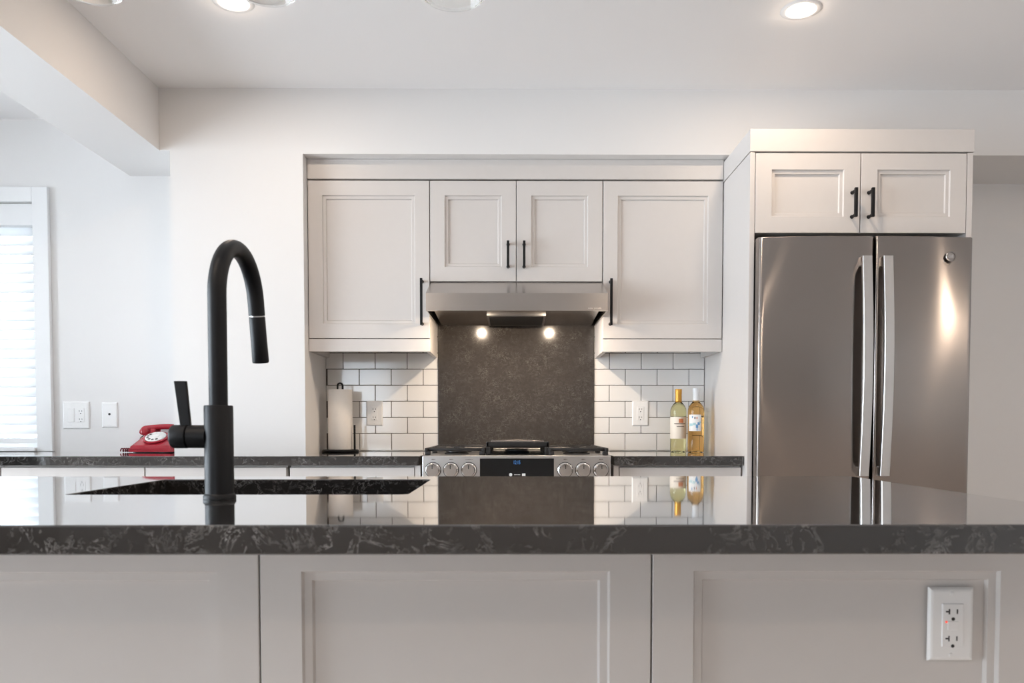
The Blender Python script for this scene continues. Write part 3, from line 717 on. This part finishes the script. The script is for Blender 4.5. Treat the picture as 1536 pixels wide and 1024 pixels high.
bm = new(); tube(bm, [Vector(P(y, z)) + Vector((x, 0, 0)) for x, y, z in ((-0.088, 0.058, 0.082), (-0.105, 0.05, 0.078), (-0.118, 0.045, 0.066), (-0.122, 0.04, 0.052), (-0.112, 0.035, 0.045), (-0.103, 0.032, 0.05), (-0.105, 0.03, 0.035), (-0.112, 0.02, 0.018), (-0.108, -0.02, 0.010), (-0.106, -0.05, 0.008))], 0.0022, 8); mk('handset_lead', bm, 'dark', t, 60)

# ------------------------------------------------------------------ paper towel on its holder
hx, hy, hz0 = -0.809, 3.765, CZ1 + 0.0005
t = thing('paper_towel_holder', (hx, hy, hz0), 'black wire holder under the paper towel roll on the counter', 'paper towel holder')
bm = new(); lathe(bm, [(0, 0), (0.083, 0), (0.085, 0.003), (0.085, 0.007), (0.082, 0.0105), (0, 0.0105)], (hx, hy, hz0), 48); mk('base', bm, 'black', t, 40)
bm = new()
lp = [(hx-0.0115, hy, hz0+0.01 + 0.30*k/5) for k in range(6)] + [(hx-0.0115*math.cos(math.radians(a)), hy, hz0+0.31+0.0115*math.sin(math.radians(a))) for a in range(15, 180, 15)] + [(hx+0.0115, hy, hz0+0.31-0.30*k/5) for k in range(6)]
tube(bm, lp, 0.0042, 12); mk('rod_loop', bm, 'black', t, 40)
bm = new(); tube(bm, [(hx+0.0705, hy-0.02, hz0+0.009), (hx+0.0705, hy-0.02, hz0+0.126)], 0.0045, 12); mk('tension_arm', bm, 'black', t, 40)
bm = new(); lathe(bm, [(0.020, 0), (0.054, 0), (0.0565, 0.003), (0.0565, 0.277), (0.054, 0.280), (0.020, 0.280)], (hx, hy, hz0+0.0112), 48, None, True)
bm2 = bm; tag(mk('paper_towel_roll', bm2, 'paper', smooth=40, origin=(hx, hy, hz0+0.0112)), 'white paper towel roll standing on its black holder', 'paper towel roll')

# ------------------------------------------------------------------ wine bottles
def bottle(x, y, label, gl, foil, capz):
    z0 = CZ1 + 0.0006
    t = thing('wine_bottle', (x, y, z0), label, 'bottle', 'wine bottles on the counter')
    bm = new()
    lathe(bm, [(0, 0.012), (0.020, 0.006), (0.030, 0.0), (0.0355, 0.002), (0.0372, 0.008), (0.0372, 0.188), (0.0360, 0.200), (0.0315, 0.213), (0.0235, 0.224), (0.0165, 0.233), (0.0142, 0.242), (0.0138, 0.25), (0.0138, 0.292), (0, 0.292)], (x, y, z0), 48)
    b = mk('glass_body', bm, gl, t, 40)
    bm = new(); lathe(bm, [(0.0142, capz), (0.0152, capz), (0.0150, 0.270), (0.0158, 0.274), (0.0158, 0.292), (0.0148, 0.2945), (0, 0.295), (0, 0.2935), (0.0142, 0.2925)], (x, y, z0), 32, None, True); mk('foil_cap', bm, foil, t, 40)
    return t, z0
def label_patch(t, name, x, y, z0, z1, a0, a1, mat, r=0.0376, n=24):
    """curved label from angle a0 to a1 (degrees; 0 faces the camera, positive to the right)."""
    bm = new()
    A = []
    for k in range(n+1):
        a = math.radians(a0 + (a1-a0)*k/n)
        A.append([bm.verts.new((x+rr*math.sin(a), y-rr*math.cos(a), z)) for rr, z in ((r, z0), (r, z1), (r-0.0003, z1), (r-0.0003, z0))])
    for p, q in zip(A, A[1:]):
        for i in range(4): j = (i+1) % 4; bm.faces.new((p[i], q[i], q[j], p[j]))
    bm.faces.new(A[0]); bm.faces.new(A[-1][::-1])
    return mk(name, bm, mat, t, 40)
b1x, b1y, b2x, b2y = 0.780, 3.765, 0.846, 3.690
t, z0 = bottle(b1x, b1y, 'gold-capped bottle of pale yellow wine beside the white-capped one', 'wineY', 'gold', 0.231)
lb = label_patch(t, 'label', b1x, b1y, z0+0.062, z0+0.164, -95, 72, 'label')
label_patch(lb, 'label_emblem', b1x, b1y, z0+0.136, z0+0.155, -8, 26, 'orange', 0.0379)
label_patch(lb, 'label_text', b1x, b1y, z0+0.1295, z0+0.1335, -42, 44, 'ink', 0.0379)
label_patch(lb, 'label_text', b1x, b1y, z0+0.1175, z0+0.1200, -22, 34, 'ink', 0.0379)
t, z0 = bottle(b2x, b2y, 'white-capped bottle of amber wine with a blue flower label', 'wineA', 'wfoil', 0.233)
lb = label_patch(t, 'label', b2x, b2y, z0+0.098, z0+0.173, -68, 25, 'labelw')
label_patch(lb, 'label_text', b2x, b2y, z0+0.157, z0+0.166, -42, -34, 'blue', 0.0379, 4); label_patch(lb, 'label_text', b2x, b2y, z0+0.153, z0+0.163, -24, -16, 'ink', 0.0379, 4); label_patch(lb, 'label_text', b2x, b2y, z0+0.153, z0+0.163, -10, -3, 'orange', 0.0379, 4)
for a0, a1, za, zb, m_ in ((-62, -36, 0.121, 0.133, 'teal'), (-34, -14, 0.125, 0.136, 'teal'), (-14, 2, 0.112, 0.128, 'blue'), (-2, 14, 0.126, 0.138, 'blue'), (-8, -2, 0.100, 0.112, 'blue'), (10, 20, 0.134, 0.142, 'teal')):
    label_patch(lb, 'label_print', b2x, b2y, z0+za, z0+zb, a0, a1, m_, 0.0379, 6)

# ------------------------------------------------------------------ ceiling downlights and pendants
def downlight(x, y, label, watts=DOWN_W):
    t = thing('recessed_downlight', (x, y, CEIL), label, 'ceiling light', 'recessed ceiling lights')
    bm = new(); lathe(bm, [(0.048, -0.001), (0.052, -0.004), (0.066, -0.003), (0.069, -0.0005), (0.069, 0.0), (0.048, 0.0)], (x, y, CEIL), 44, None, True); mk('trim_ring', bm, 'trimw', t, 40)
    bm = new(); lathe(bm, [(0, -0.0015), (0.049, -0.0015), (0.049, -0.0003), (0, -0.0003)], (x, y, CEIL), 40); mk('lens', bm, 'lens', t)
    l = bpy.data.lights.new('downlight_light', 'AREA'); l.shape = 'DISK'; l.size = 0.095; l.energy = watts*0.95; l.color = LAMP_COL
    o = bpy.data.objects.new('downlight_light', l); COL.objects.link(o); o.parent = t; o.location = (0, 0, -0.006)
    l = bpy.data.lights.new('downlight_glow', 'POINT'); l.shadow_soft_size = 0.02; l.energy = watts*0.07; l.color = LAMP_COL
    o = bpy.data.objects.new('downlight_glow', l); COL.objects.link(o); o.parent = t; o.location = (0, 0, -0.03)
downlight(-0.955, 2.80, 'lit recessed ceiling light near the ceiling beam', 4.0)
downlight(1.005, 2.835, 'lit recessed ceiling light above the fridge cabinet', 4.6)
for x, y in ((-0.967, 0.55), (1.02, 0.55), (-0.967, -1.8), (1.02, -1.8), (2.98, 1.6)):  # added lamps out of view; the last one makes the fridge door highlight
    downlight(x, y, 'unseen recessed ceiling light added to light the room')
for x, zb, lab in ((-0.708, 1.763, 'clear glass pendant shade nearest the ceiling beam'), (-0.414, 1.762, 'clear glass pendant shade beside the left downlight'), (-0.0995, 1.755, 'clear glass pendant shade farthest from the ceiling beam')):
    y, r = 1.368, 0.052
    t = thing('pendant_light', (x, y, CEIL), lab, 'pendant light', 'glass pendants over the island')
    bm = new(); lathe(bm, [(r, 0), (r+0.0008, 0.0012), (r, 0.0024), (r-0.001, 0.06), (r-0.006, 0.11), (r-0.020, 0.145), (0.018, 0.152), (0.018, 0.149), (r-0.022, 0.142), (r-0.009, 0.109), (r-0.0035, 0.06), (r-0.003, 0.0012)], (x, y, zb), 48, None, True); mk('glass_shade', bm, 'clear', t, 50)
    bm = new(); lathe(bm, [(0, 0.125), (0.017, 0.125), (0.019, 0.128), (0.021, 0.15), (0.021, 0.165), (0.008, 0.18), (0, 0.18)], (x, y, zb), 28); mk('socket', bm, 'black', t, 40)
    bm = new(); lathe(bm, [(0, 0.075), (0.010, 0.077), (0.017, 0.086), (0.019, 0.096), (0.016, 0.112), (0.012, 0.125), (0, 0.125)], (x, y, zb), 28); mk('bulb', bm, 'dial', t, 60)
    bm = new(); cyl(bm, (x, y, zb+0.178), (x, y, CEIL-0.02), 0.003, n=10); mk('cord', bm, 'black', t)
    bm = new(); lathe(bm, [(0, -0.022), (0.05, -0.022), (0.055, -0.018), (0.055, -0.0005), (0, -0.0005)], (x, y, CEIL), 32); mk('canopy', bm, 'black', t, 40)
